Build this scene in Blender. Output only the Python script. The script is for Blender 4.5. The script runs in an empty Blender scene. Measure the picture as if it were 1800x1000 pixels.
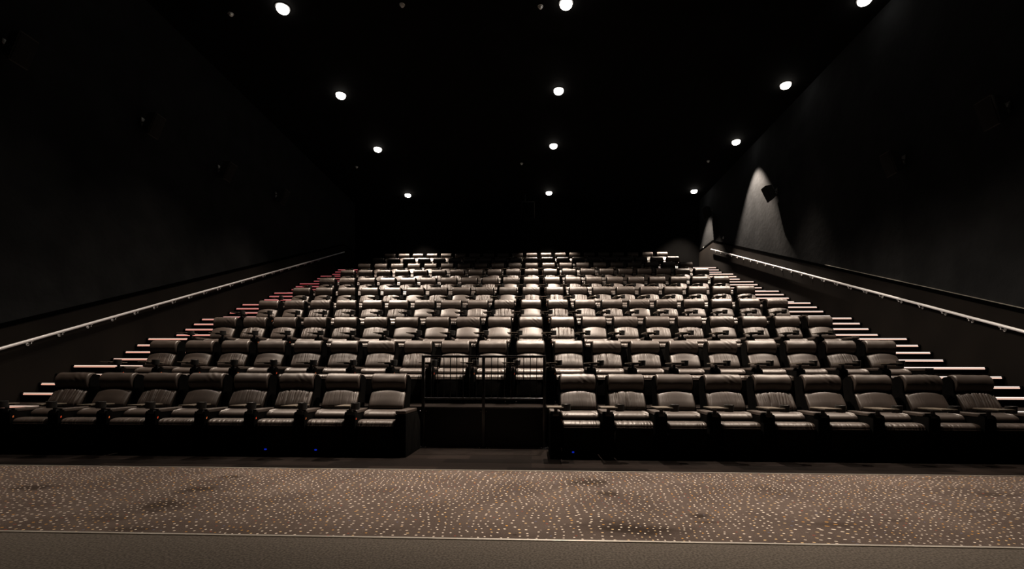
import bpy, bmesh, math, random
from mathutils import Vector, Matrix, noise
random.seed(7)
C = bpy.context.scene.collection
sc = bpy.context.scene
PI = math.pi

# ------------------------------------------------------------------ camera
F, YAW, ROLL, V0, H = 863.4, 0.0404, 0.0030, 660.6, 1.213
cs, sn = math.cos(YAW), math.sin(YAW)
cam = bpy.data.cameras.new('camera')
cam.sensor_width = 36.0
cam.lens = F * 36.0 / 1800.0
cam.shift_y = (V0 - 500.0) / 1800.0
cam.clip_start, cam.clip_end = 0.05, 200
co = bpy.data.objects.new('camera', cam)
C.objects.link(co)
co.matrix_world = Matrix.Translation((0, 0, H)) @ Matrix.Rotation(YAW, 4, 'Z') @ Matrix.Rotation(PI/2, 4, 'X') @ Matrix.Rotation(ROLL, 4, 'Z')
sc.camera = co

def ray(u, v):
    U, V = u - 900.0, v - V0
    a = math.cos(ROLL)*U + math.sin(ROLL)*V
    b = -math.sin(ROLL)*U + math.cos(ROLL)*V
    r, z = a/F, -b/F
    return Vector((cs*r - sn, sn*r + cs, z))
def on_x(u, v, X):
    d = ray(u, v); k = X/d.x; return Vector((X, d.y*k, H + d.z*k))
def on_y(u, v, Y):
    d = ray(u, v); k = Y/d.y; return Vector((d.x*k, Y, H + d.z*k))
def on_z(u, v, Z):
    d = ray(u, v); k = (Z-H)/d.z; return Vector((d.x*k, d.y*k, Z))

# ------------------------------------------------------------------ materials
def mat(name, col, rough=0.5, metal=0.0, spec=0.5, emit=None, estr=0.0):
    m = bpy.data.materials.new(name); m.use_nodes = True
    b = m.node_tree.nodes['Principled BSDF']
    b.inputs['Base Color'].default_value = (*col, 1)
    b.inputs['Roughness'].default_value = rough
    b.inputs['Metallic'].default_value = metal
    b.inputs['Specular IOR Level'].default_value = spec
    if emit:
        b.inputs['Emission Color'].default_value = (*emit, 1)
        b.inputs['Emission Strength'].default_value = estr
    return m
def N(m, t, **kw):
    n = m.node_tree.nodes.new(t)
    for k, v in kw.items():
        if k in n.inputs: n.inputs[k].default_value = v
        else: setattr(n, k, v)
    return n
def L(m, a, b): m.node_tree.links.new(a, b)
def bsdf(m): return m.node_tree.nodes['Principled BSDF']
def ramp(m, stops):
    r = N(m, 'ShaderNodeValToRGB'); e = r.color_ramp.elements
    while len(e) < len(stops): e.new(0.5)
    for i, (p, c) in enumerate(stops):
        e[i].position = p; e[i].color = (*c, 1) if len(c) == 3 else c
    return r
def noisy(m, scale, c0, c1, bump=0.0, detail=4, p0=0.35, p1=0.65, coord='Object', bscale=None, bdist=0.002):
    tc = N(m, 'ShaderNodeTexCoord')
    n = N(m, 'ShaderNodeTexNoise', Scale=scale, Detail=detail)
    L(m, tc.outputs[coord], n.inputs['Vector'])
    r = ramp(m, [(p0, c0), (p1, c1)])
    L(m, n.outputs['Fac'], r.inputs['Fac']); L(m, r.outputs['Color'], bsdf(m).inputs['Base Color'])
    if bump:
        n2 = N(m, 'ShaderNodeTexNoise', Scale=bscale or scale*3, Detail=3)
        L(m, tc.outputs[coord], n2.inputs['Vector'])
        bp = N(m, 'ShaderNodeBump', Strength=bump, Distance=bdist)
        L(m, n2.outputs['Fac'], bp.inputs['Height']); L(m, bp.outputs['Normal'], bsdf(m).inputs['Normal'])
    return m

M = {}
M['leather'] = noisy(mat('black_leather', (.028, .023, .019), .45, spec=.55), 6, (.027, .0200, .0162), (.037, .0275, .0225), bump=.35, bscale=90, bdist=.0012)
M['shell'] = noisy(mat('black_vinyl', (.004, .004, .004), .85, spec=0), 8, (.0032, .0032, .0032), (.0048, .0046, .0044), bump=.2, bscale=160)
M['front'] = noisy(mat('front_panel_painted_shade', (.006, .006, .006), .8, spec=.03), 8, (.005, .005, .005), (.008, .0075, .007))  # darker than the leather: shade on the chair fronts put into the colour
M['plastic'] = mat('black_plastic', (.010, .010, .010), .4)
M['tray'] = noisy(mat('tray_laminate', (.07, .06, .05), .38), 30, (.085, .072, .056), (.105, .09, .07))
M['steel'] = mat('satin_steel', (.95, .97, 1.0), .30, metal=.12)
M['bracket'] = mat('dark_metal_bracket', (.10, .095, .085), .3, metal=.6)
M['chrome'] = mat('bright_bolt', (.85, .85, .85), .2, metal=1)
M['blacksteel'] = mat('black_painted_steel', (.010, .010, .011), .26, spec=.7)
M['panel'] = noisy(mat('black_panel', (.012, .012, .012), .5), 3, (.009, .009, .009), (.014, .013, .013))
M['alu'] = mat('aluminium_edge', (.6, .57, .52), .35, metal=.7)
M['speaker'] = noisy(mat('speaker_cabinet', (.035, .034, .03), .6), 20, (.022, .021, .0185), (.032, .030, .027))
M['grille'] = mat('speaker_grille', (.010, .0097, .009), .8, spec=.2)
M['white'] = mat('white_plastic', (.75, .74, .72), .25, metal=.3)
M['ceiling'] = noisy(mat('black_ceiling', (.008, .008, .008), .9, spec=.03), 2, (.004, .004, .004), (.006, .006, .006))
M['wallup'] = noisy(mat('charcoal_wall_fabric', (.05, .05, .048), .95, spec=.05), 1.6, (.0118, .0128, .0138), (.0175, .0188, .0202), bump=.5, bscale=7, bdist=.02)
M['wainscot'] = noisy(mat('dark_wainscot', (.02, .016, .013), .8, spec=.1), 1.2, (.007, .0058, .005), (.0105, .0085, .007))
M['trim'] = mat('black_trim', (.0015, .0015, .0015), .9, spec=0)
M['backwall'] = noisy(mat('black_wall', (.01, .01, .01), .92, spec=.03), 2, (.001, .001, .001), (.0015, .0015, .0015))
M['stair'] = noisy(mat('stair_carpet', (.03, .025, .022), .95, spec=.03), 30, (.014, .011, .010), (.022, .018, .016))
M['lamp'] = mat('lamp_glow', (1, 1, 1), .4, emit=(1.0, .93, .84), estr=12)
M['redlight'] = mat('red_indicator', (.1, .01, .01), .4, emit=(1.0, .10, .03), estr=1.3)
M['orangelight'] = mat('orange_indicator', (.1, .03, .01), .4, emit=(1.0, .22, .06), estr=1.3)
M['bluelight'] = mat('blue_indicator', (.01, .02, .1), .4, emit=(.01, .04, .9), estr=.35)

# patterned carpet with dots and stains
def patterned():
    m = mat('dotted_carpet', (.1, .08, .07), .95, spec=.03)
    tc = N(m, 'ShaderNodeTexCoord')
    n = N(m, 'ShaderNodeTexNoise', Scale=1.6, Detail=6); L(m, tc.outputs['Object'], n.inputs['Vector'])
    base = ramp(m, [(.35, (.060, .047, .041)), (.65, (.088, .070, .061))]); L(m, n.outputs['Fac'], base.inputs['Fac'])
    fine = N(m, 'ShaderNodeTexNoise', Scale=120, Detail=3); L(m, tc.outputs['Object'], fine.inputs['Vector'])
    fr = ramp(m, [(.3, (.65, .65, .65)), (.7, (1.3, 1.3, 1.3))]); L(m, fine.outputs['Fac'], fr.inputs['Fac'])
    mul = N(m, 'ShaderNodeMix', data_type='RGBA', blend_type='MULTIPLY'); mul.inputs['Factor'].default_value = 1
    L(m, base.outputs['Color'], mul.inputs[6]); L(m, fr.outputs['Color'], mul.inputs[7])
    # stains with shapes of their own
    wn = N(m, 'ShaderNodeTexNoise', Scale=5, Detail=4); L(m, tc.outputs['Object'], wn.inputs['Vector'])
    acc = None
    for (u, v, sx, sy, s) in [(1040, 848, .26, .22, .55), (1065, 868, .14, .15, .5), (1100, 930, .45, .16, .55), (1065, 918, .22, .12, .35), (1232, 907, .11, .09, .6), (1245, 918, .10, .05, .4),
                              (295, 888, .26, .20, .5), (345, 860, .16, .16, .5), (270, 897, .12, .1, .4), (62, 857, .24, .16, .55), (404, 838, .16, .10, .5), (225, 930, .25, .06, .3), (195, 912, .2, .1, .3),
                              (1470, 922, .16, .08, .3), (1665, 914, .04, .035, .5), (1760, 870, .30, .10, .35), (1720, 899, .2, .05, .25), (1640, 842, .3, .08, .3), (905, 940, .035, .018, .6), (1340, 858, .2, .15, .2), (1575, 915, .12, .05, .3)]:
        p = on_z(u, v, 0)
        sub = N(m, 'ShaderNodeVectorMath', operation='SUBTRACT'); L(m, tc.outputs['Object'], sub.inputs[0]); sub.inputs[1].default_value = p
        sca = N(m, 'ShaderNodeVectorMath', operation='MULTIPLY'); L(m, sub.outputs[0], sca.inputs[0]); sca.inputs[1].default_value = (1/sx, 1/sy, 1)
        ln = N(m, 'ShaderNodeVectorMath', operation='LENGTH'); L(m, sca.outputs[0], ln.inputs[0])
        ad = N(m, 'ShaderNodeMath', operation='MULTIPLY_ADD'); L(m, wn.outputs['Fac'], ad.inputs[0]); ad.inputs[1].default_value = 1.8; L(m, ln.outputs['Value'], ad.inputs[2])
        mr = N(m, 'ShaderNodeMapRange', interpolation_type='SMOOTHSTEP'); L(m, ad.outputs[0], mr.inputs['Value'])
        mr.inputs['From Min'].default_value = 1.15; mr.inputs['From Max'].default_value = 2.25
        mr.inputs['To Min'].default_value = min(.85, s*1.35); mr.inputs['To Max'].default_value = 0
        if acc is None: acc = mr.outputs[0]
        else:
            mx = N(m, 'ShaderNodeMath', operation='MAXIMUM'); L(m, acc, mx.inputs[0]); L(m, mr.outputs[0], mx.inputs[1]); acc = mx.outputs[0]
    st = N(m, 'ShaderNodeMix', data_type='RGBA', blend_type='MIX'); L(m, acc, st.inputs['Factor'])
    L(m, mul.outputs[2], st.inputs[6]); st.inputs[7].default_value = (.016, .011, .008, 1)
    # dots in wavy columns
    wob = N(m, 'ShaderNodeTexNoise', Scale=.9, Detail=1); L(m, tc.outputs['Object'], wob.inputs['Vector'])
    va = N(m, 'ShaderNodeVectorMath', operation='MULTIPLY_ADD'); L(m, wob.outputs['Color'], va.inputs[0]); va.inputs[1].default_value = (.5, .3, 0); L(m, tc.outputs['Object'], va.inputs[2])
    vo = N(m, 'ShaderNodeTexVoronoi', Scale=14.5, Randomness=.6); vo.voronoi_dimensions = '2D'; L(m, va.outputs[0], vo.inputs['Vector'])
    dm = N(m, 'ShaderNodeMapRange'); L(m, vo.outputs['Distance'], dm.inputs['Value'])
    dm.inputs['From Min'].default_value = .10; dm.inputs['From Max'].default_value = .145; dm.inputs['To Min'].default_value = 1; dm.inputs['To Max'].default_value = 0
    sep = N(m, 'ShaderNodeSeparateColor'); L(m, vo.outputs['Color'], sep.inputs[0])
    dc = ramp(m, [(0, (.68, .61, .53)), (.55, (.58, .42, .23)), (.74, (.5, .26, .06)), (.84, (.22, .19, .16)), (.93, (.22, .055, .03)), (.97, (.09, .10, .16))]); dc.color_ramp.interpolation = 'CONSTANT'
    L(m, sep.outputs[0], dc.inputs['Fac'])
    fin = N(m, 'ShaderNodeMix', data_type='RGBA', blend_type='MIX'); L(m, dm.outputs[0], fin.inputs['Factor']); L(m, st.outputs[2], fin.inputs[6]); L(m, dc.outputs['Color'], fin.inputs[7])
    L(m, fin.outputs[2], bsdf(m).inputs['Base Color'])
    bp = N(m, 'ShaderNodeBump', Strength=.4, Distance=.003); L(m, fine.outputs['Fac'], bp.inputs['Height']); L(m, bp.outputs['Normal'], bsdf(m).inputs['Normal'])
    return m
M['dotted'] = patterned()
M['plain'] = noisy(mat('plain_carpet', (.08, .075, .065), .95, spec=.03), 60, (.054, .048, .041), (.120, .107, .093), bump=.6, bscale=200, bdist=.004, detail=6)
def planks():
    m = mat('plank_carpet', (.03, .025, .02), .95, spec=.03)
    tc = N(m, 'ShaderNodeTexCoord')
    br = N(m, 'ShaderNodeTexBrick', Scale=1.0, offset=.35)
    br.inputs['Color1'].default_value = (.0035, .0028, .0025, 1); br.inputs['Color2'].default_value = (.0105, .0080, .0070, 1); br.inputs['Mortar'].default_value = (.005, .004, .0035, 1)
    br.inputs['Mortar Size'].default_value = 0; br.inputs['Brick Width'].default_value = .92; br.inputs['Row Height'].default_value = .31; br.inputs['Bias'].default_value = 0
    L(m, tc.outputs['Object'], br.inputs['Vector'])
    mp = N(m, 'ShaderNodeMapping'); mp.inputs['Scale'].default_value = (4, 40, 1); L(m, tc.outputs['Object'], mp.inputs['Vector'])
    n = N(m, 'ShaderNodeTexNoise', Scale=2, Detail=4); L(m, mp.outputs[0], n.inputs['Vector'])
    r = ramp(m, [(.3, (.7, .7, .7)), (.7, (1.25, 1.25, 1.25))]); L(m, n.outputs['Fac'], r.inputs['Fac'])
    mul = N(m, 'ShaderNodeMix', data_type='RGBA', blend_type='MULTIPLY'); mul.inputs['Factor'].default_value = 1
    L(m, br.outputs['Color'], mul.inputs[6]); L(m, r.outputs['Color'], mul.inputs[7]); L(m, mul.outputs[2], bsdf(m).inputs['Base Color'])
    return m
M['planks'] = planks()

# ------------------------------------------------------------------ mesh helpers
def add_box(bm, c, s, bev=0.0, rot=None, seg=2):
    t = bmesh.new()
    bmesh.ops.create_cube(t, size=1)
    bmesh.ops.scale(t, vec=s, verts=t.verts)
    if bev: bmesh.ops.bevel(t, geom=t.edges[:], offset=bev, segments=seg, profile=.7, affect='EDGES')
    if rot is not None: bmesh.ops.transform(t, matrix=rot, verts=t.verts)
    bmesh.ops.translate(t, vec=c, verts=t.verts)
    me = bpy.data.meshes.new('tmp'); t.to_mesh(me); t.free(); bm.from_mesh(me); bpy.data.meshes.remove(me)
def add_tube(bm, p0, p1, r, seg=16, r2=None):
    p0, p1 = Vector(p0), Vector(p1); d = p1-p0
    t = bmesh.new()
    bmesh.ops.create_cone(t, cap_ends=True, segments=seg, radius1=r, radius2=r if r2 is None else r2, depth=d.length)
    bmesh.ops.transform(t, matrix=Matrix.Translation((p0+p1)/2) @ d.to_track_quat('Z', 'Y').to_matrix().to_4x4(), verts=t.verts)
    me = bpy.data.meshes.new('tmp'); t.to_mesh(me); t.free(); bm.from_mesh(me); bpy.data.meshes.remove(me)
def add_lathe(bm, prof, seg=24, mtx=None):
    rings = []
    mtx = mtx or Matrix.Identity(4)
    for r, z in prof:
        rings.append([bm.verts.new(mtx @ Vector((r*math.cos(2*PI*i/seg), r*math.sin(2*PI*i/seg), z))) for i in range(seg)] if r > 1e-6 else [bm.verts.new(mtx @ Vector((0, 0, z)))])
    for a, b in zip(rings, rings[1:]):
        for i in range(seg):
            j = (i+1) % seg
            if len(a) == 1 and len(b) == 1: continue
            if len(a) == 1: bm.faces.new((a[0], b[i], b[j]))
            elif len(b) == 1: bm.faces.new((a[i], a[j], b[0]))
            else: bm.faces.new((a[i], a[j], b[j], b[i]))
def add_sphere(bm, c, r):
    t = bmesh.new(); bmesh.ops.create_uvsphere(t, u_segments=12, v_segments=8, radius=r); bmesh.ops.translate(t, vec=c, verts=t.verts)
    me = bpy.data.meshes.new('tmp'); t.to_mesh(me); t.free(); bm.from_mesh(me); bpy.data.meshes.remove(me)
def add_prism(bm, pts, x0, x1):
    """polygon of (y,z) points extruded along x"""
    a = [bm.verts.new((x0, y, z)) for y, z in pts]; b = [bm.verts.new((x1, y, z)) for y, z in pts]
    n = len(pts)
    bm.faces.new(a[::-1]); bm.faces.new(b)
    for i in range(n): bm.faces.new((a[i], a[(i+1) % n], b[(i+1) % n], b[i]))
def pad(w, prof, nx=36, n_end=4.0, edge=.10, disp=None, arch=None):
    """upholstered pad: a closed (y,z) profile swept over x in [-w,w]; ends rounded in; disp(x,y,z,normal-ish dir,s) adds creases"""
    bm = bmesh.new()
    # smooth closed profile (Catmull-Rom resample)
    P = [Vector((0, y, z)) for y, z in prof]; n = len(P); R = []
    for i in range(n):
        p0, p1, p2, p3 = P[i-1], P[i], P[(i+1) % n], P[(i+2) % n]
        for k in range(5):
            t = k/5
            R.append(.5*((2*p1)+(p2-p0)*t+(2*p0-5*p1+4*p2-p3)*t*t+(3*p1-p0-3*p2+p3)*t**3))
    c = sum(R, Vector())/len(R)
    xs = [-math.cos(PI*i/nx) for i in range(nx+1)]
    xs = [.45*a + .55*(-1+2*i/nx) for i, a in enumerate(xs)]
    rings = []
    for t in xs:
        s = max(0.0, 1-abs(t)**(n_end*2.2))**(1/n_end)
        ring = []
        for q in R:
            k = (1-edge*1.0) + edge*s if abs(t) < .999 else (1-edge)
            v = c + (q-c)*(k if edge < 1 else s)
            x = t*w
            if arch: v = arch(x, v.copy())
            if disp:
                d = (q-c).normalized()
                v = v + d*disp(x, v.y, v.z, s)
            ring.append(bm.verts.new((x, v.y, v.z)))
        rings.append(ring)
    m = len(R)
    for a, b in zip(rings, rings[1:]):
        for i in range(m): bm.faces.new((a[i], b[i], b[(i+1) % m], a[(i+1) % m]))
    # rounded end closings
    for ring, sg in ((rings[0], -1), (rings[-1], 1)):
        prev = ring
        for sc_, dx in ((.985, .004), (.94, .007), (.5, .009)):
            cur = []
            for v in ring:
                q = Vector((0, v.co.y, v.co.z)); cc = Vector((0, c.y, c.z)); q = cc+(q-cc)*sc_
                cur.append(bm.verts.new((v.co.x+sg*dx, q.y, q.z)))
            for i in range(m):
                f = (prev[i], prev[(i+1) % m], cur[(i+1) % m], cur[i])
                bm.faces.new(f if sg < 0 else f[::-1])
            prev = cur
        bm.faces.new(prev[::-1] if sg > 0 else prev)
    bmesh.ops.recalc_face_normals(bm, faces=bm.faces)
    return bm
def mesh(name, bm, m, smooth=None):
    bmesh.ops.recalc_face_normals(bm, faces=bm.faces)
    me = bpy.data.meshes.new(name); bm.to_mesh(me); bm.free()
    me.materials.append(m)
    if smooth is not None:
        for p in me.polygons: p.use_smooth = True
        if smooth < 180: me.set_sharp_from_angle(angle=math.radians(smooth))
    return me
def obj(name, me, parent=None, loc=None):
    o = bpy.data.objects.new(name, me); C.objects.link(o)
    if parent: o.parent = parent
    if loc is not None: o.location = loc
    return o
def part(name, bm, m, parent=None, smooth=35):
    return obj(name, mesh(name, bm, m, smooth), parent)
def tag(o, label, cat, group=None):
    o['label'] = label; o['category'] = cat
    if group: o['group'] = group
    return o
def empty(name, loc, label, cat, group=None):
    o = bpy.data.objects.new(name, None); C.objects.link(o); o.location = loc; o.empty_display_size = .1
    return tag(o, label, cat, group)
def struct(name, bm, m, smooth=35):
    o = part(name, bm, m, None, smooth); o['kind'] = 'structure'; return o

# ------------------------------------------------------------------ layout constants
XL, XR = -9.85, 9.05              # side walls
PITCH, X0 = .763, -7.659
ROWSP, RISE = 2.0325, .7315
YF = 7.18                          # front of first-row chairs
ZC = 10.75
YB = 26.95                         # back wall
C1, C2 = 6.267, 3.625
NR = 10
def zrow(n): return 0.0 if n == 1 else RISE*(n-1) - .045
YR2 = 8.31                         # riser of the second tier
SXL, SXR = -8.17, 7.33             # seat block between the stairs
STEP = RISE/4
RUN = .348

# ------------------------------------------------------------------ setting
bm = bmesh.new(); add_box(bm, (-.4, (C2-3)/2, -.06), (19, C2+3, .12)); struct('floor_plain', bm, M['plain'])
bm = bmesh.new(); add_box(bm, (-.4, (C1+C2)/2, -.06), (19, C1-C2, .12)); struct('floor_dotted', bm, M['dotted'])
bm = bmesh.new(); add_box(bm, (-.4, (C1+YR2)/2, -.06), (19, YR2-C1, .12)); struct('floor_planks', bm, M['planks'])
bm = bmesh.new(); add_box(bm, (-.4, C2, .003), (18.9, .028, .010), .003); struct('trim_1', bm, M['alu'])
bm = bmesh.new(); add_box(bm, (-.4, C1, .003), (18.9, .02, .008), .003); struct('trim_2', bm, M['alu'])
for n in range(2, NR+1):
    y0 = YR2+(n-2)*ROWSP; y1 = YB if n == NR else y0+ROWSP
    bm = bmesh.new(); add_box(bm, ((SXL+SXR)/2, (y0+y1)/2, zrow(n)-.5), (SXR-SXL, y1-y0, 1.0), .006)
    o = struct('floor_tier', bm, M['planks'])
# side stairs: one continuous flight per side with a landing at each tier
def nosings():
    out = []                                            # (y, z, row, step) ; step 0 = landing of that row
    for n in range(2, NR+1):
        yl = 10.096+(n-3)*ROWSP; zl = zrow(n)-.004
        for k in (3, 2, 1): out.append((yl-k*RUN, zl-k*STEP, n, k))
        out.append((yl, zl, n, 0))
    return out
NOS = nosings()
for nm, x0, x1 in (('floor_stairs', XL, SXL-.002), ('floor_stairs', SXR+.002, XR)):
    pts = [(NOS[0][0], -.1)]
    zprev = 0
    for (y, z, n, k) in NOS: pts += [(y, zprev), (y, z)]; zprev = z
    pts += [(YB, zprev), (YB, -.1)]
    pts = pts[:1]+pts[1:]
    bm = bmesh.new(); add_prism(bm, pts, x0, x1); struct(nm, bm, M['stair'], None)
bm = bmesh.new(); add_box(bm, (XL-.1, (YB-3)/2, ZC/2), (.2, YB+3, ZC+.2)); struct('wall_left', bm, M['wallup'])
bm = bmesh.new(); add_box(bm, (XR+.1, (YB-3)/2, ZC/2), (.2, YB+3, ZC+.2)); struct('wall_right', bm, M['wallup'])
bm = bmesh.new(); add_box(bm, ((XL+XR)/2, YB+.1, ZC/2), (XR-XL+.4, .2, ZC+.2)); struct('wall_back', bm, M['backwall'])
bm = bmesh.new(); add_box(bm, ((XL+XR)/2, (YB-3)/2, ZC+.06), (XR-XL+.4, YB+3, .12)); struct('ceiling', bm, M['ceiling'])
# wainscot under a sloping trim on both side walls
def wainscot(side):
    X = XL if side == 'left' else XR
    if side == 'right': a, b = on_x(1800, 545, X), on_x(1253, 423, X)
    else: a, b = on_x(0, 571, X), on_x(400, 477, X)
    k = (b.z-a.z)/(b.y-a.y)
    f = lambda y: a.z + k*(y-a.y)
    ye = 24.96 if side == 'right' else 25.2
    top = [(-3, f(-3)), (ye, f(ye)), (YB-.002, f(ye))]
    top[0] = (-3 if f(-3) > .2 else a.y-(a.z-.2)/k, max(f(-3), .2))
    s = 1 if side == 'left' else -1
    bm = bmesh.new()
    add_prism(bm, [(top[0][0], 0)] + top + [(YB-.002, 0)], X, X+s*.03)
    struct('wall_%s_wainscot' % side, bm, M['wainscot'], None)
    bm = bmesh.new(); w = .055
    add_prism(bm, [(y, z-w) for y, z in top] + [(y, z+w*.5) for y, z in top[::-1]], X, X+s*.042)
    o = struct('trim_4' if side == 'right' else 'trim_3', bm, M['trim'], None)
    if side == 'right':
        p, q = (8.5, f(8.5)+w*.5+.006), (15.5, f(15.5)+w*.5+.006)
        bm = bmesh.new(); add_prism(bm, [(p[0], p[1]), (q[0], q[1]), (q[0], q[1]+.008), (p[0], p[1]+.008)], X, X+s*.05)
        struct('trim_lit_edge', bm, M['alu'], None)  # added pale strip draws the light caught along this stretch of trim
wainscot('left'); wainscot('right')

# ------------------------------------------------------------------ handrails
ORD = ['zeroth', 'first', 'second', 'third', 'fourth', 'fifth', 'sixth', 'seventh', 'eighth', 'ninth', 'tenth', 'eleventh', 'twelfth']
def handrail(X, xw, p0, p1, label, pix):
    s = 1 if xw > X else -1
    t = empty('handrail', (X, p0[0], p0[1]), label, 'handrail', 'wall handrails')
    P0, P1 = Vector((0, 0, 0)), Vector((0, p1[0]-p0[0], p1[1]-p0[1]))
    d = (P1-P0).normalized()
    bm = bmesh.new(); add_tube(bm, P0-d*3.2, P1, .029, 20); add_sphere(bm, P1, .029); part('rail_tube', bm, M['steel'], t, 60)
    for (u, v) in pix:
        q = on_x(u, v, X); f = (q.y-p0[0])/(p1[0]-p0[0])
        if f > 1.0: continue
        c = P0+(P1-P0)*f
        bm = bmesh.new()
        add_tube(bm, c+Vector((0, 0, -.02)), c+Vector((0, 0, -.075)), .009, 10)
        add_tube(bm, c+Vector((0, 0, -.072)), c+Vector((xw-X, 0, -.085)), .009, 10)
        add_tube(bm, c+Vector((xw-X-s*.012, 0, -.085)), c+Vector((xw-X, 0, -.085)), .032, 16)
        add_box(bm, c+Vector((0, 0, -.028)), (.03, .06, .008), .002)
        part('bracket', bm, M['steel'], t, 40)
XRL, XRR = XL+.115, XR-.115
a = on_x(0, 613, XRL); b = on_x(605, 443, XRL)
lp = [(55, 603), (110, 587), (160, 572), (203, 560), (242, 548), (276, 538), (308, 529), (337, 521), (363, 513), (387, 506), (409, 500), (429, 494), (448, 489), (466, 484), (482, 479), (497, 474), (511, 470), (525, 466), (538, 462), (550, 459), (562, 456)]
handrail(XRL, XL+.03, (a.y, a.z), (b.y, b.z), 'long steel handrail climbing the wall beside the pink-lit stairs', lp)
a = on_x(1800, 583, XRR); b = on_x(1250, 438, XRR)
rp = [(1759, 577), (1703, 564), (1656, 551), (1616, 540), (1579, 531), (1546, 522), (1518, 515), (1491, 507), (1467, 500), (1444, 494), (1424, 489), (1405, 484), (1387, 479), (1371, 474.5), (1356, 470), (1342, 466), (1328, 463), (1316, 459), (1304, 455.5), (1293, 452), (1283, 449.5), (1273, 446.5), (1264, 444), (1255, 441)]
handrail(XRR, XR-.03, (a.y, a.z), (b.y, b.z), 'long bright steel handrail climbing the wall beside the white-lit stairs', rp)

# ------------------------------------------------------------------ lit step edges
def glow(name, col, st): return mat(name, (.3, .2, .18), .4, emit=col, estr=st)
LG = {}
for n in range(2, NR+1):
    k = (n-2)/8
    colL = (1.0, .50-.40*min(1, max(0, (k-.2)/.5)), .36-.24*min(1, max(0, (k-.2)/.5)))
    LG[n] = (glow('step_glow_pink', colL, .85-.55*min(1, max(0, (k-.3)/.5))), glow('step_glow_pink_top', (1.0, (colL[1]+.25), (colL[2]+.25)), 1.0-.6*min(1, max(0, (k-.3)/.5))))
RG = (glow('step_glow_white', (1.0, .64, .50), .95), glow('step_glow_white_top', (1.0, .86, .78), 1.25))
def step_light(x0, x1, y, z, mats, label, group, sidewall):
    t = empty('step_light', ((x0+x1)/2, y, z-.05), label, 'step light', group)
    w = (x1-x0)/2
    bm = bmesh.new()
    add_prism(bm, [(-.012, 0.0), (-.001, 0.0), (-.001, .052), (.05, .052), (.05, .056), (-.012, .056), (-.014, .05), (-.009, .047), (-.009, .033), (-.014, .031), (-.014, .029), (-.009, .027), (-.009, .006)], -w, w)
    part('channel', bm, M['plastic'], t, None)
    bm = bmesh.new(); add_box(bm, (0, -.0115, .040), (2*w-.09, .005, .013), .001); obj('light_lens', mesh('light_lens', bm, mats[1]), t)
    bm = bmesh.new(); add_box(bm, (0, -.0115, .0165), (2*w-.07, .005, .021), .001); obj('light_lens', mesh('light_lens', bm, mats[0]), t)
    bm = bmesh.new(); add_box(bm, (sidewall*(w-.004), -.002, .028), (.03, .03, .058), .004); part('end_cap', bm, M['plastic'], t)
    return t
for (y, z, n, k) in NOS[3:]:
    where = ('landing of the %s row' % ORD[n]) if k == 0 else ('%s step below the %s-row landing' % (ORD[k], ORD[n]))
    step_light(XL+.06, SXL-.03, y, z, LG[n], 'glowing edge strip on the pink-lit stairs, %s' % where, 'lit step edges of the pink-lit stairs', -1)
    step_light(SXR+.03, XR-.06, y, z, RG, 'glowing edge strip on the white-lit stairs, %s' % where, 'lit step edges of the white-lit stairs', 1)

# ------------------------------------------------------------------ recliners
def folds(seed, amp, freq, zone=None):
    r = random.Random(seed); ks = [(r.uniform(-.26, .26), r.uniform(.004, .009), r.uniform(.3, 1.0), r.uniform(-.15, .15)) for _ in range(freq)]
    def f(x, y, z, s):
        d = 0
        for (c, w, a, sl) in ks:
            q = (x - c - sl*(z-.8))/w
            d -= a*math.exp(-q*q)
        d += .35*noise.noise(Vector((x*9+seed, y*7, z*7)))
        return amp*d*s
    return f
def head_mesh(v):
    prof = [(.77, .975), (.728, .984), (.692, 1.014), (.670, 1.075), (.671, 1.13), (.687, 1.178), (.728, 1.226), (.79, 1.247), (.86, 1.235), (.905, 1.18), (.92, 1.08), (.89, 1.0), (.83, .972)]
    nz = lambda x, y, z, s: .006*noise.noise(Vector((x*7+v*9, y*6, z*6))) + (.003 if v == 2 else 0)*math.sin((x*60+z*70)+v)*max(0, 1-abs(x-.1)/.14)
    return mesh('headrest', pad(.270, prof, nx=34, n_end=9, edge=.05, disp=nz), M['leather'], 60)
def lumbar_mesh(v):
    prof = [(.61, .645), (.548, .668), (.515, .725), (.540, .80), (.588, .88), (.634, .95), (.665, .978), (.71, .985), (.78, .97), (.83, .85), (.81, .70), (.70, .64)]
    f = folds(20+v, (.0014, .0085, .0105, .0055)[v], (5, 20, 26, 14)[v])
    def arch(x, p):
        k = (x/.285)**2
        p.z -= .042*k*max(0, (p.z-.7)/.28); p.y += .022*k*k
        return p
    return mesh('lumbar_cushion', pad(.270, prof, nx=84, n_end=8, edge=.07, disp=f, arch=arch), M['leather'], 60)
def seat_mesh(v):
    prof = [(.268, .580), (.280, .618), (.318, .648), (.40, .668), (.50, .676), (.60, .678), (.63, .62), (.60, .566), (.46, .558), (.34, .556), (.282, .560)]
    base = folds(40+v, .0022, 6)
    def f(x, y, z, s):
        d = base(x, y, z, s)
        ex = abs(x)-.16
        if ex > 0: d += .012*math.sin((abs(x)*70+y*55)+v)*min(1, ex/.06)*max(0, 1-abs(y-.42)/.25)*.9
        return d
    return mesh('seat_cushion', pad(.268, prof, nx=56, n_end=7, edge=.09, disp=f), M['leather'], 60)
def foot_mesh(v):
    prof = [(.012, .45), (.004, .475), (.012, .508), (.045, .535), (.11, .549), (.21, .550), (.268, .530), (.275, .47), (.15, .44)]
    f = folds(60+v, .0075, 12 + 4*v)
    g = f
    return mesh('footrest', pad(.268, prof, nx=64, n_end=5, edge=.14, disp=g), M['leather'], 60)
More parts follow.
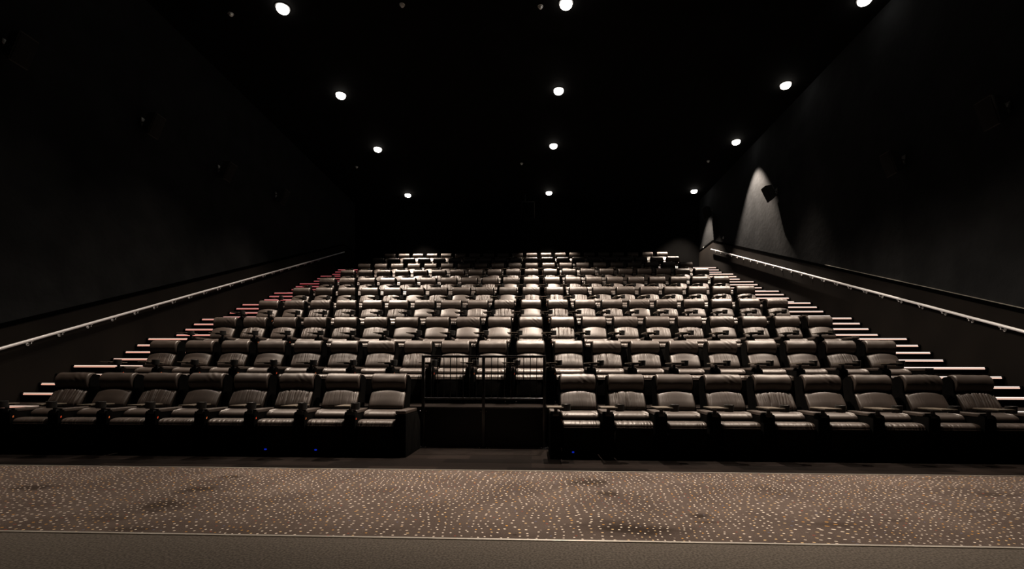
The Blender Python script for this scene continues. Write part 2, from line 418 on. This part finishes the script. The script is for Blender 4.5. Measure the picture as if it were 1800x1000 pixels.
HEADS = [head_mesh(i) for i in range(3)]; LUMB = [lumbar_mesh(i) for i in range(4)]; SEATS = [seat_mesh(i) for i in range(3)]; FEET = [foot_mesh(i) for i in range(3)]
def prism_mesh(name, pts, x0, x1, m, bev=.012):
    bm = bmesh.new(); add_prism(bm, pts, x0, x1); bmesh.ops.recalc_face_normals(bm, faces=bm.faces)
    bmesh.ops.bevel(bm, geom=bm.edges[:], offset=bev, segments=2, profile=.7, affect='EDGES')
    return mesh(name, bm, m, 40)
SHELL = prism_mesh('back_shell', [(.62, .14), (.80, .14), (.86, .5), (1.0, 1.17), (.93, 1.215), (.87, 1.20), (.80, .95), (.72, .7), (.64, .5)], -.27, .27, M['shell'])
WING = [(.56, .45), (.56, .69), (.645, .85), (.715, .98), (.712, 1.06), (.728, 1.15), (.79, 1.222), (.89, 1.215), (.97, 1.16), (.95, 1.0), (.87, .55), (.80, .30), (.60, .30)]
bm = bmesh.new(); bm.from_mesh(SHELL)
for xa in (-.299, .279):
    b2 = bmesh.new(); add_prism(b2, WING, xa, xa+.02); bmesh.ops.recalc_face_normals(b2, faces=b2.faces); bmesh.ops.bevel(b2, geom=b2.edges[:], offset=.006, segments=2, affect='EDGES'); m2 = bpy.data.meshes.new('tmp'); b2.to_mesh(m2); b2.free(); bm.from_mesh(m2); bpy.data.meshes.remove(m2)
SHELL = mesh('back_shell', bm, M['shell'], 40)
bm = bmesh.new(); add_box(bm, (0, .46, .065), (.50, .62, .13), .01); add_box(bm, (0, .43, .33), (.545, .40, .44), .012); BASE = mesh('base_frame', bm, M['shell'], 40)
ARM = prism_mesh('armrest', [(.0, .0), (.80, .0), (.80, .60), (.74, .635), (.125, .635), (.10, .668), (.022, .662), (.0, .62)], -.081, .081, M['shell'], .005)
ARMEND = prism_mesh('armrest', [(.0, .0), (.95, .0), (.95, .45), (.74, .635), (.0, .635)], -.081, .081, M['shell'], .014)
bm = bmesh.new(); add_box(bm, (0, .375, .666), (.158, .60, .055), .02, seg=4); PADM = mesh('arm_pad', bm, M['leather'], 60)
bm = bmesh.new(); add_box(bm, (0, .36, .666), (.158, .70, .055), .02, seg=4); PADEND = mesh('arm_pad', bm, M['leather'], 60)
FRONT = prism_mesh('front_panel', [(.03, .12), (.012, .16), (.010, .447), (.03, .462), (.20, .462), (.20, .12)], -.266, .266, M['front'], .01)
def red(m):
    bm = bmesh.new()
    for dy, dz in ((0, 0), (.022, .012), (.0, .026), (.024, .038)): add_box(bm, (.082, .045+dy*.5, .555+dz*.6), (.004, .006, .005), .001)
    return mesh('control_light', bm, m)
REDS = [red(M['redlight']), red(M['orangelight'])]
bm = bmesh.new(); add_box(bm, (-.02, -.065, .767), (.23, .40, .016), .006); TRAY = mesh('tray_table', bm, M['tray'], 40)
bm = bmesh.new(); add_tube(bm, (0, .035, .60), (0, .035, .755), .026); add_box(bm, (.01, -.04, .748), (.10, .26, .022), .006); add_box(bm, (0, .035, .65), (.09, .06, .06), .01); POST = mesh('tray_post', bm, M['plastic'], 40)
bm = bmesh.new(); add_lathe(bm, [(0, .715), (.055, .715), (.062, .72), (.066, .815), (.060, .818), (.055, .735), (0, .73)], 20, Matrix.Translation((.135, -.15, 0))); add_box(bm, (.075, -.13, .752), (.10, .07, .016), .004); CUP = mesh('cup_holder', bm, M['plastic'], 40)
bm = bmesh.new(); add_box(bm, (-.13, .004, .105), (.032, .02, .022), .006); BLUE = mesh('base_light', bm, M['bluelight'])

def make_chair():
    t = empty('recliner', (0, 0, 0), 'x', 'recliner')
    obj('base_frame', BASE, t); obj('back_shell', SHELL, t); obj('headrest', HEADS[0], t); obj('lumbar_cushion', LUMB[0], t)
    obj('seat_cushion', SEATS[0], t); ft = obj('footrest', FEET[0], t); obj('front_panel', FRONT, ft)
    ar = obj('armrest', ARM, t, (-PITCH/2, 0, 0))
    obj('arm_pad', PADM, ar); obj('control_light', REDS[0], ar)
    tr = obj('tray_table', TRAY, t, (-PITCH/2, 0, 0))
    obj('tray_post', POST, tr); obj('cup_holder', CUP, tr)
    return t
def dup(root, loc):
    r = root.copy(); C.objects.link(r); r.location = loc
    for ch in list(root.children):
        c = ch.copy(); C.objects.link(c); c.parent = r
        for g in list(ch.children):
            d = g.copy(); C.objects.link(d); d.parent = c
    return r
proto = make_chair()
first = True
spots = []
LOOK = ['smooth', 'deeply pleated', 'heavily creased', 'lightly creased']
for n in range(1, NR+1):
    for i in range(20):
        if n == 1 and 8 <= i <= 10: continue
        spots.append((n, i))
protokids = list(proto.children)
chairs = []
for idx, (n, i) in enumerate(spots):
    loc = (X0+i*PITCH, YF+(n-1)*ROWSP, zrow(n))
    chairs.append(dup(proto, loc))
# the pattern chair itself becomes the first seat
def drop(o):
    for ch in list(o.children): drop(ch)
    bpy.data.objects.remove(o)
drop(proto)
rc = random.Random(11)
for t, (n, i) in zip(chairs, spots):
    lv = rc.choice([0, 1, 2, 3, 3, 0]); 
    if n == 1: lv = {0: 2, 1: 0, 2: 1, 3: 0, 4: 3, 5: 2, 6: 3, 7: 0, 11: 3, 12: 1, 13: 0, 14: 3, 15: 2, 16: 0, 17: 0, 18: 0, 19: 2}[i]
    hv, sv, fv = rc.randrange(3), rc.randrange(3), rc.randrange(3)
    if n == 1 and i == 11: hv = 2
    for ch in t.children:
        nm = ch.name.split('.')[0]
        if nm == 'lumbar_cushion': ch.data = LUMB[lv]
        elif nm == 'headrest': ch.data = HEADS[hv]
        elif nm == 'seat_cushion': ch.data = SEATS[sv]
        elif nm == 'footrest': ch.data = FEET[fv]
        elif nm == 'armrest':
            for g in ch.children:
                if g.name.startswith('control_light'): g.data = REDS[(i+n) % 2]
        elif nm == 'tray_table':
            ch.rotation_euler.z = rc.uniform(-.05, .05)
    rowname = 'front row' if n == 1 else ('back row' if n == NR else '%s row' % ORD[n])
    if n == 1 and i in (7, 11): where = 'beside the guardrail, %s half' % ('pink-lit' if i == 7 else 'white-lit')
    else:
        k, side = (i+1, 'pink-lit') if i < 10 else (20-i, 'white-lit')
        where = ('%s from the %s stairs' % (ORD[k], side))
    t['label'] = 'black leather recliner with %s back cushion, %s, %s' % (LOOK[lv], where, rowname)
    t['group'] = 'recliners in the %s' % rowname
    if i == 19 or (n == 1 and i == 7):
        e = obj('armrest', ARMEND, t, (PITCH/2, 0, 0)); obj('arm_pad', PADEND, e)
    if n == 1 and i in (5, 6, 11):
        bl = obj('base_light', BLUE, t)
        bl['label'] = 'small glowing blue light'

# ------------------------------------------------------------------ guardrail in the front-row gap
GY = YR2-.085
gx = [-1.83, -.81, .21]
g = empty('guardrail', (gx[1], GY, 0), 'black steel guardrail with balusters and kick panels closing the front-row gap', 'guardrail')
ztop, zbot = 1.555, .83
for x in gx:
    bm = bmesh.new(); add_box(bm, (x-gx[1], 0, ztop/2), (.05, .05, ztop), .004); p = part('post', bm, M['blacksteel'], g)
    bm = bmesh.new(); add_box(bm, (x-gx[1], -.01, .006), (.15, .13, .012), .002); part('base_plate', bm, M['blacksteel'], p)
    for dx, dy in ((-.055, -.05), (.055, -.05), (-.055, .035), (.055, .035)):
        bm = bmesh.new(); add_lathe(bm, [(0, .034), (.008, .032), (.011, .024), (.011, .012), (.015, .012), (.015, .010)][::-1], 6, Matrix.Translation((x-gx[1]+dx, dy-.01, 0))); part('bolt', bm, M['chrome'], p)
    for dx in (-.048, .048):
        if (x == gx[2] and dx > 0): continue
        bm = bmesh.new(); add_lathe(bm, [(.010, 0), (.010, .008), (.006, .013), (0, .014)], 8, Matrix.Translation((x-gx[1]+dx, -.001, .615)) @ Matrix.Rotation(PI/2, 4, 'X')); part('bolt', bm, M['chrome'], p)
for a_, b_ in ((gx[0], gx[1]), (gx[1], gx[2])):
    m_ = (a_+b_)/2-gx[1]; w_ = b_-a_-.05
    bm = bmesh.new(); add_box(bm, (m_, 0, ztop-.02), (w_, .05, .04), .012, seg=4); part('top_rail', bm, M['blacksteel'], g)
    bm = bmesh.new(); add_tube(bm, (m_-w_/2, 0, zbot), (m_+w_/2, 0, zbot), .016, 20); part('bottom_rail', bm, M['blacksteel'], g)
    for k in range(8):
        x = a_+.132+k*.1085-gx[1]
        bm = bmesh.new(); add_box(bm, (x, 0, (zbot+ztop)/2-.015), (.012, .012, ztop-zbot-.04), 0); part('baluster', bm, M['blacksteel'], g)
    bm = bmesh.new(); add_box(bm, (m_, .012, .338), (w_, .012, .655), .002); part('kick_panel', bm, M['panel'], g)
    bm = bmesh.new(); add_box(bm, (m_, .004, .676), (w_, .03, .012), .002); o = part('edge_angle', bm, M['blacksteel'], g)
    bm = bmesh.new(); add_box(bm, (m_, -.006, .006), (w_-.12, .03, .008), .002); o = part('floor_strip', bm, M['alu'], g)

# ------------------------------------------------------------------ ceiling downlights
LX = [-6.508, .852, 8.273]; LY = [8.62, 12.543, 16.41, 20.336, 25.564]
pix = {(0, 1): (497, 13), (1, 1): (995, 5), (2, 1): (1520, -2), (0, 2): (599, 166), (1, 2): (982, 158), (2, 2): (1381, 148), (0, 3): (664, 261), (1, 3): (973, 255), (2, 3): (1294, 248), (0, 4): (717, 342), (1, 4): (965, 338), (2, 4): (1220, 335)}
colname = ['column over the pink-lit-stair half', 'middle column', 'column beside the light-streaked wall']
rowname = ['zeroth', 'nearest', 'second', 'third', 'farthest']
E0 = 9600
EN = {0: (.22, .65, .36), 1: (.45, .60, .50), 2: (.52, .54, .54), 3: (.52, .50, .66), 4: (.40, .40, .50)}
SPILL = {(0, 0): .35, (0, 1): .36, (0, 2): .45, (0, 3): .28, (1, 0): .28, (1, 1): .34, (1, 2): .24, (1, 3): .02, (1, 4): 0, (2, 0): 0, (2, 1): 0, (2, 2): .03, (2, 3): 0, (2, 4): 0, (0, 4): .03}
TILT = {0: .20, 1: 0.0, 2: -.33}
for j in range(5):
    for i in range(3):
        p = on_z(*pix[(i, j)], ZC) if (i, j) in pix else Vector((LX[i], LY[j], ZC))
        t = empty('downlight', (p.x, p.y, ZC), 'x', 'ceiling light', 'round ceiling downlights')
        t['label'] = ('round glowing ceiling downlight, %s of its kind in the %s' % (rowname[j], colname[i])) if j else ('round ceiling downlight above the front seats, out of the picture, %s' % colname[i])
        bm = bmesh.new(); add_lathe(bm, [(.20, .0), (.20, -.012), (.185, -.020), (.17, -.018), (.160, -.006), (.158, .0)], 32); part('trim_ring', bm, M['plastic'], t)
        bm = bmesh.new(); add_lathe(bm, [(.150, -.010), (.158, -.04), (.150, -.075), (.12, -.11), (.07, -.13), (0, -.136)], 32); o = part('lamp_lens', bm, M['lamp'], t)
        tl = TILT[i]
        if i == 2 and j >= 3: tl = (.12, -.10)[j-3]
        if i == 2 and j <= 1: tl = -.42
        for kind in ('core', 'spill'):
            if kind == 'spill' and not SPILL[(i, j)]: continue
            l = bpy.data.lights.new('lamp_' + kind, 'SPOT')
            l.color = (1.0, .82, .665)
            l.shadow_soft_size = .05
            if kind == 'core':
                l.energy = E0*EN[j][i]; l.spot_size = math.radians({(2, 3): 66, (2, 4): 74}.get((i, j), 62)); l.spot_blend = .55
            else:
                l.energy = E0*EN[j][i]*SPILL[(i, j)]; l.spot_size = math.radians(118 if i == 1 and j < 3 else 78); l.spot_blend = .45 if i == 1 else 1.0
            lo = bpy.data.objects.new('lamp_' + kind, l); C.objects.link(lo)
            lo.location = (p.x, p.y, ZC-.16)
            d = Vector((tl if kind == 'core' or i == 2 else 0, 0, -1))
            lo.rotation_euler = d.to_track_quat('-Z', 'Y').to_euler()

# ------------------------------------------------------------------ small ceiling domes
for (u, v, w) in [(406, 24, 'near the nearest downlight of the pink-lit-stair half'), (627, 293, 'beside the third downlight of the pink-lit-stair half'), (917, 287, 'between the two farthest middle downlights'), (1245, 283, 'between the farthest downlights by the streaked wall'), (950, 11, 'beside the nearest middle downlight'), (707, 8, 'between the two nearest downlights')]:
    p = on_z(u, v, ZC)
    t = empty('ceiling_sensor', (p.x, p.y, ZC), 'small pale dome sensor on the black ceiling, %s' % w, 'sensor', 'ceiling dome sensors')
    bm = bmesh.new(); add_lathe(bm, [(.07, 0), (.07, -.012), (.06, -.018)], 20); part('base', bm, M['white'], t)
    bm = bmesh.new(); add_lathe(bm, [(.052, -.016), (.05, -.04), (.036, -.062), (.018, -.073), (0, -.076)], 20); part('dome', bm, M['white'], t, 80)

# ------------------------------------------------------------------ wall speakers
def speaker(X, y, z, w, d, h, label, tilt=.42, yaw=0.0, light_edge=False):
    s = 1 if X > 0 else -1                       # which wall it hangs on
    t = empty('wall_speaker', (X, y, z), label, 'speaker', 'wall speakers')
    off = .14+d/2
    R = Matrix.Translation((-s*off, 0, -.06)) @ Matrix.Rotation(s*yaw, 4, 'Z') @ Matrix.Rotation(-s*tilt, 4, 'Y')
    # cabinet: tapered towards the back
    bm = bmesh.new()
    f = -s*d/2; b = s*d/2
    vs = [(f, -w/2, -h/2), (f, w/2, -h/2), (f, w/2, h/2), (f, -w/2, h/2), (b, -w*.34, -h*.36), (b, w*.34, -h*.36), (b, w*.34, h*.40), (b, -w*.34, h*.40)]
    V = [bm.verts.new(R @ Vector(q)) for q in vs]
    for q in ((0, 1, 2, 3), (4, 5, 6, 7), (0, 1, 5, 4), (1, 2, 6, 5), (2, 3, 7, 6), (3, 0, 4, 7)): bm.faces.new([V[k] for k in q])
    bmesh.ops.recalc_face_normals(bm, faces=bm.faces)
    bmesh.ops.bevel(bm, geom=bm.edges[:], offset=.012, segments=2, affect='EDGES')
    part('cabinet', bm, M['speaker'], t)
    bm = bmesh.new(); add_box(bm, (0, 0, 0), (.012, w*.9, h*.92), .005); bmesh.ops.transform(bm, matrix=R @ Matrix.Translation((f-s*.008, 0, 0)), verts=bm.verts); part('grille', bm, M['grille'], t)
    k = part_bracket(t, s, R @ Vector((b, 0, 0)))
    return t
def part_bracket(t, s, q):
    bm = bmesh.new()
    add_box(bm, (-s*.012, 0, 0), (.024, .12, .22), .004)
    add_tube(bm, (-s*.02, 0, 0), (-s*.08, 0, 0), .02)
    add_sphere(bm, (-s*.085, 0, 0), .03)
    add_tube(bm, (-s*.085, 0, 0), q, .018)
    br = part('bracket', bm, M['bracket'], t)
    return br
SP = [(XR, 1366, 336, .36, .26, .58, 'dark box speaker inside the brightest light streak on the wall', .45, 0.0),
      (XR, 1253, 371, .36, .26, .58, 'dark box speaker in the corner light streak above the handrail end', .30, .25),
      (XR, 1590, 281, .36, .26, .58, 'dim box speaker between the streaked wall and the nearest one on that wall', .35, .0),
      (XR, 1772, 190, .36, .26, .58, 'dim box speaker nearest the screen on the wall of light streaks', .35, .0),
      (XL, 8, 80, .36, .26, .58, 'box speaker nearest the screen on the wall without light streaks', .42, .0),
      (XL, 250, 215, .36, .26, .58, 'second box speaker from the screen on the wall without light streaks', .42, .0),
      (XL, 384, 297, .36, .26, .58, 'third box speaker from the screen on the wall without light streaks', .42, .0),
      (XL, 484, 342, .36, .26, .58, 'farthest box speaker on the wall without light streaks', .42, .0)]
for (X, u, v, w, d, h, lab, tl, yw) in SP:
    p = on_x(u, v, X); speaker(X, p.y, p.z, w, d, h, lab, tl, yw)
# cable loop by the nearest speaker
p = on_x(4, 74, XL)
q = [Vector((XL+.02, p.y-.02, p.z)), Vector((XL+.05, p.y, p.z-.10)), Vector((XL+.07, p.y+.02, p.z-.18)), Vector((XL+.11, p.y+.06, p.z-.24)), Vector((XL+.16, p.y+.12, p.z-.26))]
bm = bmesh.new()
for a_, b_ in zip(q, q[1:]): add_tube(bm, a_, b_, .008, 10)
for a_ in q: add_sphere(bm, a_, .008)
o = part('speaker_cable', bm, mat('reddish_cable', (.45, .22, .2), .4)); tag(o, 'thin reddish cable hanging behind the nearest dim wall speaker', 'cable')
# box hung under the ceiling at the back
p = on_z(923, 343, ZC)
t = empty('hanging_fixture', (p.x, p.y, ZC), 'dark box hung in a yoke from the ceiling above the middle of the back row', 'fixture')
bm = bmesh.new(); add_tube(bm, (0, 0, 0), (0, 0, -.34), .025); add_box(bm, (0, 0, -.01), (.22, .22, .02), .004); part('pole', bm, M['blacksteel'], t)
bm = bmesh.new(); add_box(bm, (.16, 0, -.88), (.54, .42, .86), .02); part('cabinet', bm, M['shell'], t)
bm = bmesh.new(); add_box(bm, (.16, 0, -.36), (.66, .06, .02), .004)
for sx in (-.17, .49): add_box(bm, (sx, 0, -.80), (.02, .10, .88), .004)
part('yoke', bm, M['speaker'], t)
# little wall sensors beside the corner light streak
for (u, v, lab) in [(1272, 418, 'tiny pale sensor on the wall under the corner light streak'), (1238, 435, 'tiny pale sensor at the far end of the wall above the back row')]:
    p = on_x(u, v, XR)
    t = empty('wall_sensor', (XR, p.y, p.z), lab, 'sensor')
    bm = bmesh.new(); add_box(bm, (-.015, 0, 0), (.03, .07, .11), .006); part('case', bm, M['white'], t)
    bm = bmesh.new(); add_lathe(bm, [(.03, 0), (.026, .02), (0, .032)], 16, Matrix.Translation((-.03, 0, -.01)) @ Matrix.Rotation(-PI/2, 4, 'Y')); part('dome', bm, M['white'], t)

# ------------------------------------------------------------------ labels of the setting
SL = {'floor_plain': ('plain grey-brown carpet strip nearest the screen end', 'floor'), 'floor_dotted': ('wide walkway of brown carpet with small pale dots and stains', 'floor'), 'floor_planks': ('dark plank-pattern carpet under the front row', 'floor'),
      'trim_1': ('bright metal strip between the plain and the dotted carpet', 'trim'), 'trim_2': ('thin metal strip between the dotted carpet and the front row', 'trim'), 'trim_3': ('black sloping trim on the wall over the pink-lit stairs', 'trim'), 'trim_4': ('black sloping trim on the wall over the white-lit stairs', 'trim'), 'trim_lit_edge': ('added strip drawing the lit edge of the trim over the white-lit stairs', 'trim'),
      'wall_left': ('charcoal wall without light streaks, beside the pink-lit stairs', 'wall'), 'wall_right': ('charcoal wall with light streaks, beside the white-lit stairs', 'wall'), 'wall_back': ('black wall behind the back row', 'wall'),
      'wall_left_wainscot': ('dark brown lower wall behind the handrail of the pink-lit stairs', 'wall'), 'wall_right_wainscot': ('dark brown lower wall behind the handrail of the white-lit stairs', 'wall'), 'ceiling': ('black ceiling dotted with round downlights', 'ceiling'),
      'floor_stairs': ('dark stairs with pink-lit step edges', 'stairs'), 'floor_stairs.001': ('dark stairs with white-lit step edges', 'stairs')}
tier = 2
for o in list(C.objects):
    if o.parent or o.get('kind') != 'structure': continue
    if o.name.startswith('floor_tier'):
        tag(o, 'dark carpeted platform carrying the %s of recliners' % ('back row' if tier == NR else ORD[tier]+' row'), 'platform'); tier += 1
    elif o.name in SL: tag(o, *SL[o.name])

# ------------------------------------------------------------------ world and view
w = bpy.data.worlds.new('world'); sc.world = w; w.use_nodes = True
w.node_tree.nodes['Background'].inputs['Color'].default_value = (0, 0, 0, 1)
w.node_tree.nodes['Background'].inputs['Strength'].default_value = 0
sc.view_settings.view_transform = 'Standard'; sc.view_settings.look = 'None'
sc.view_settings.gamma = 1; sc.view_settings.exposure = 0; sc.view_settings.use_curve_mapping = False
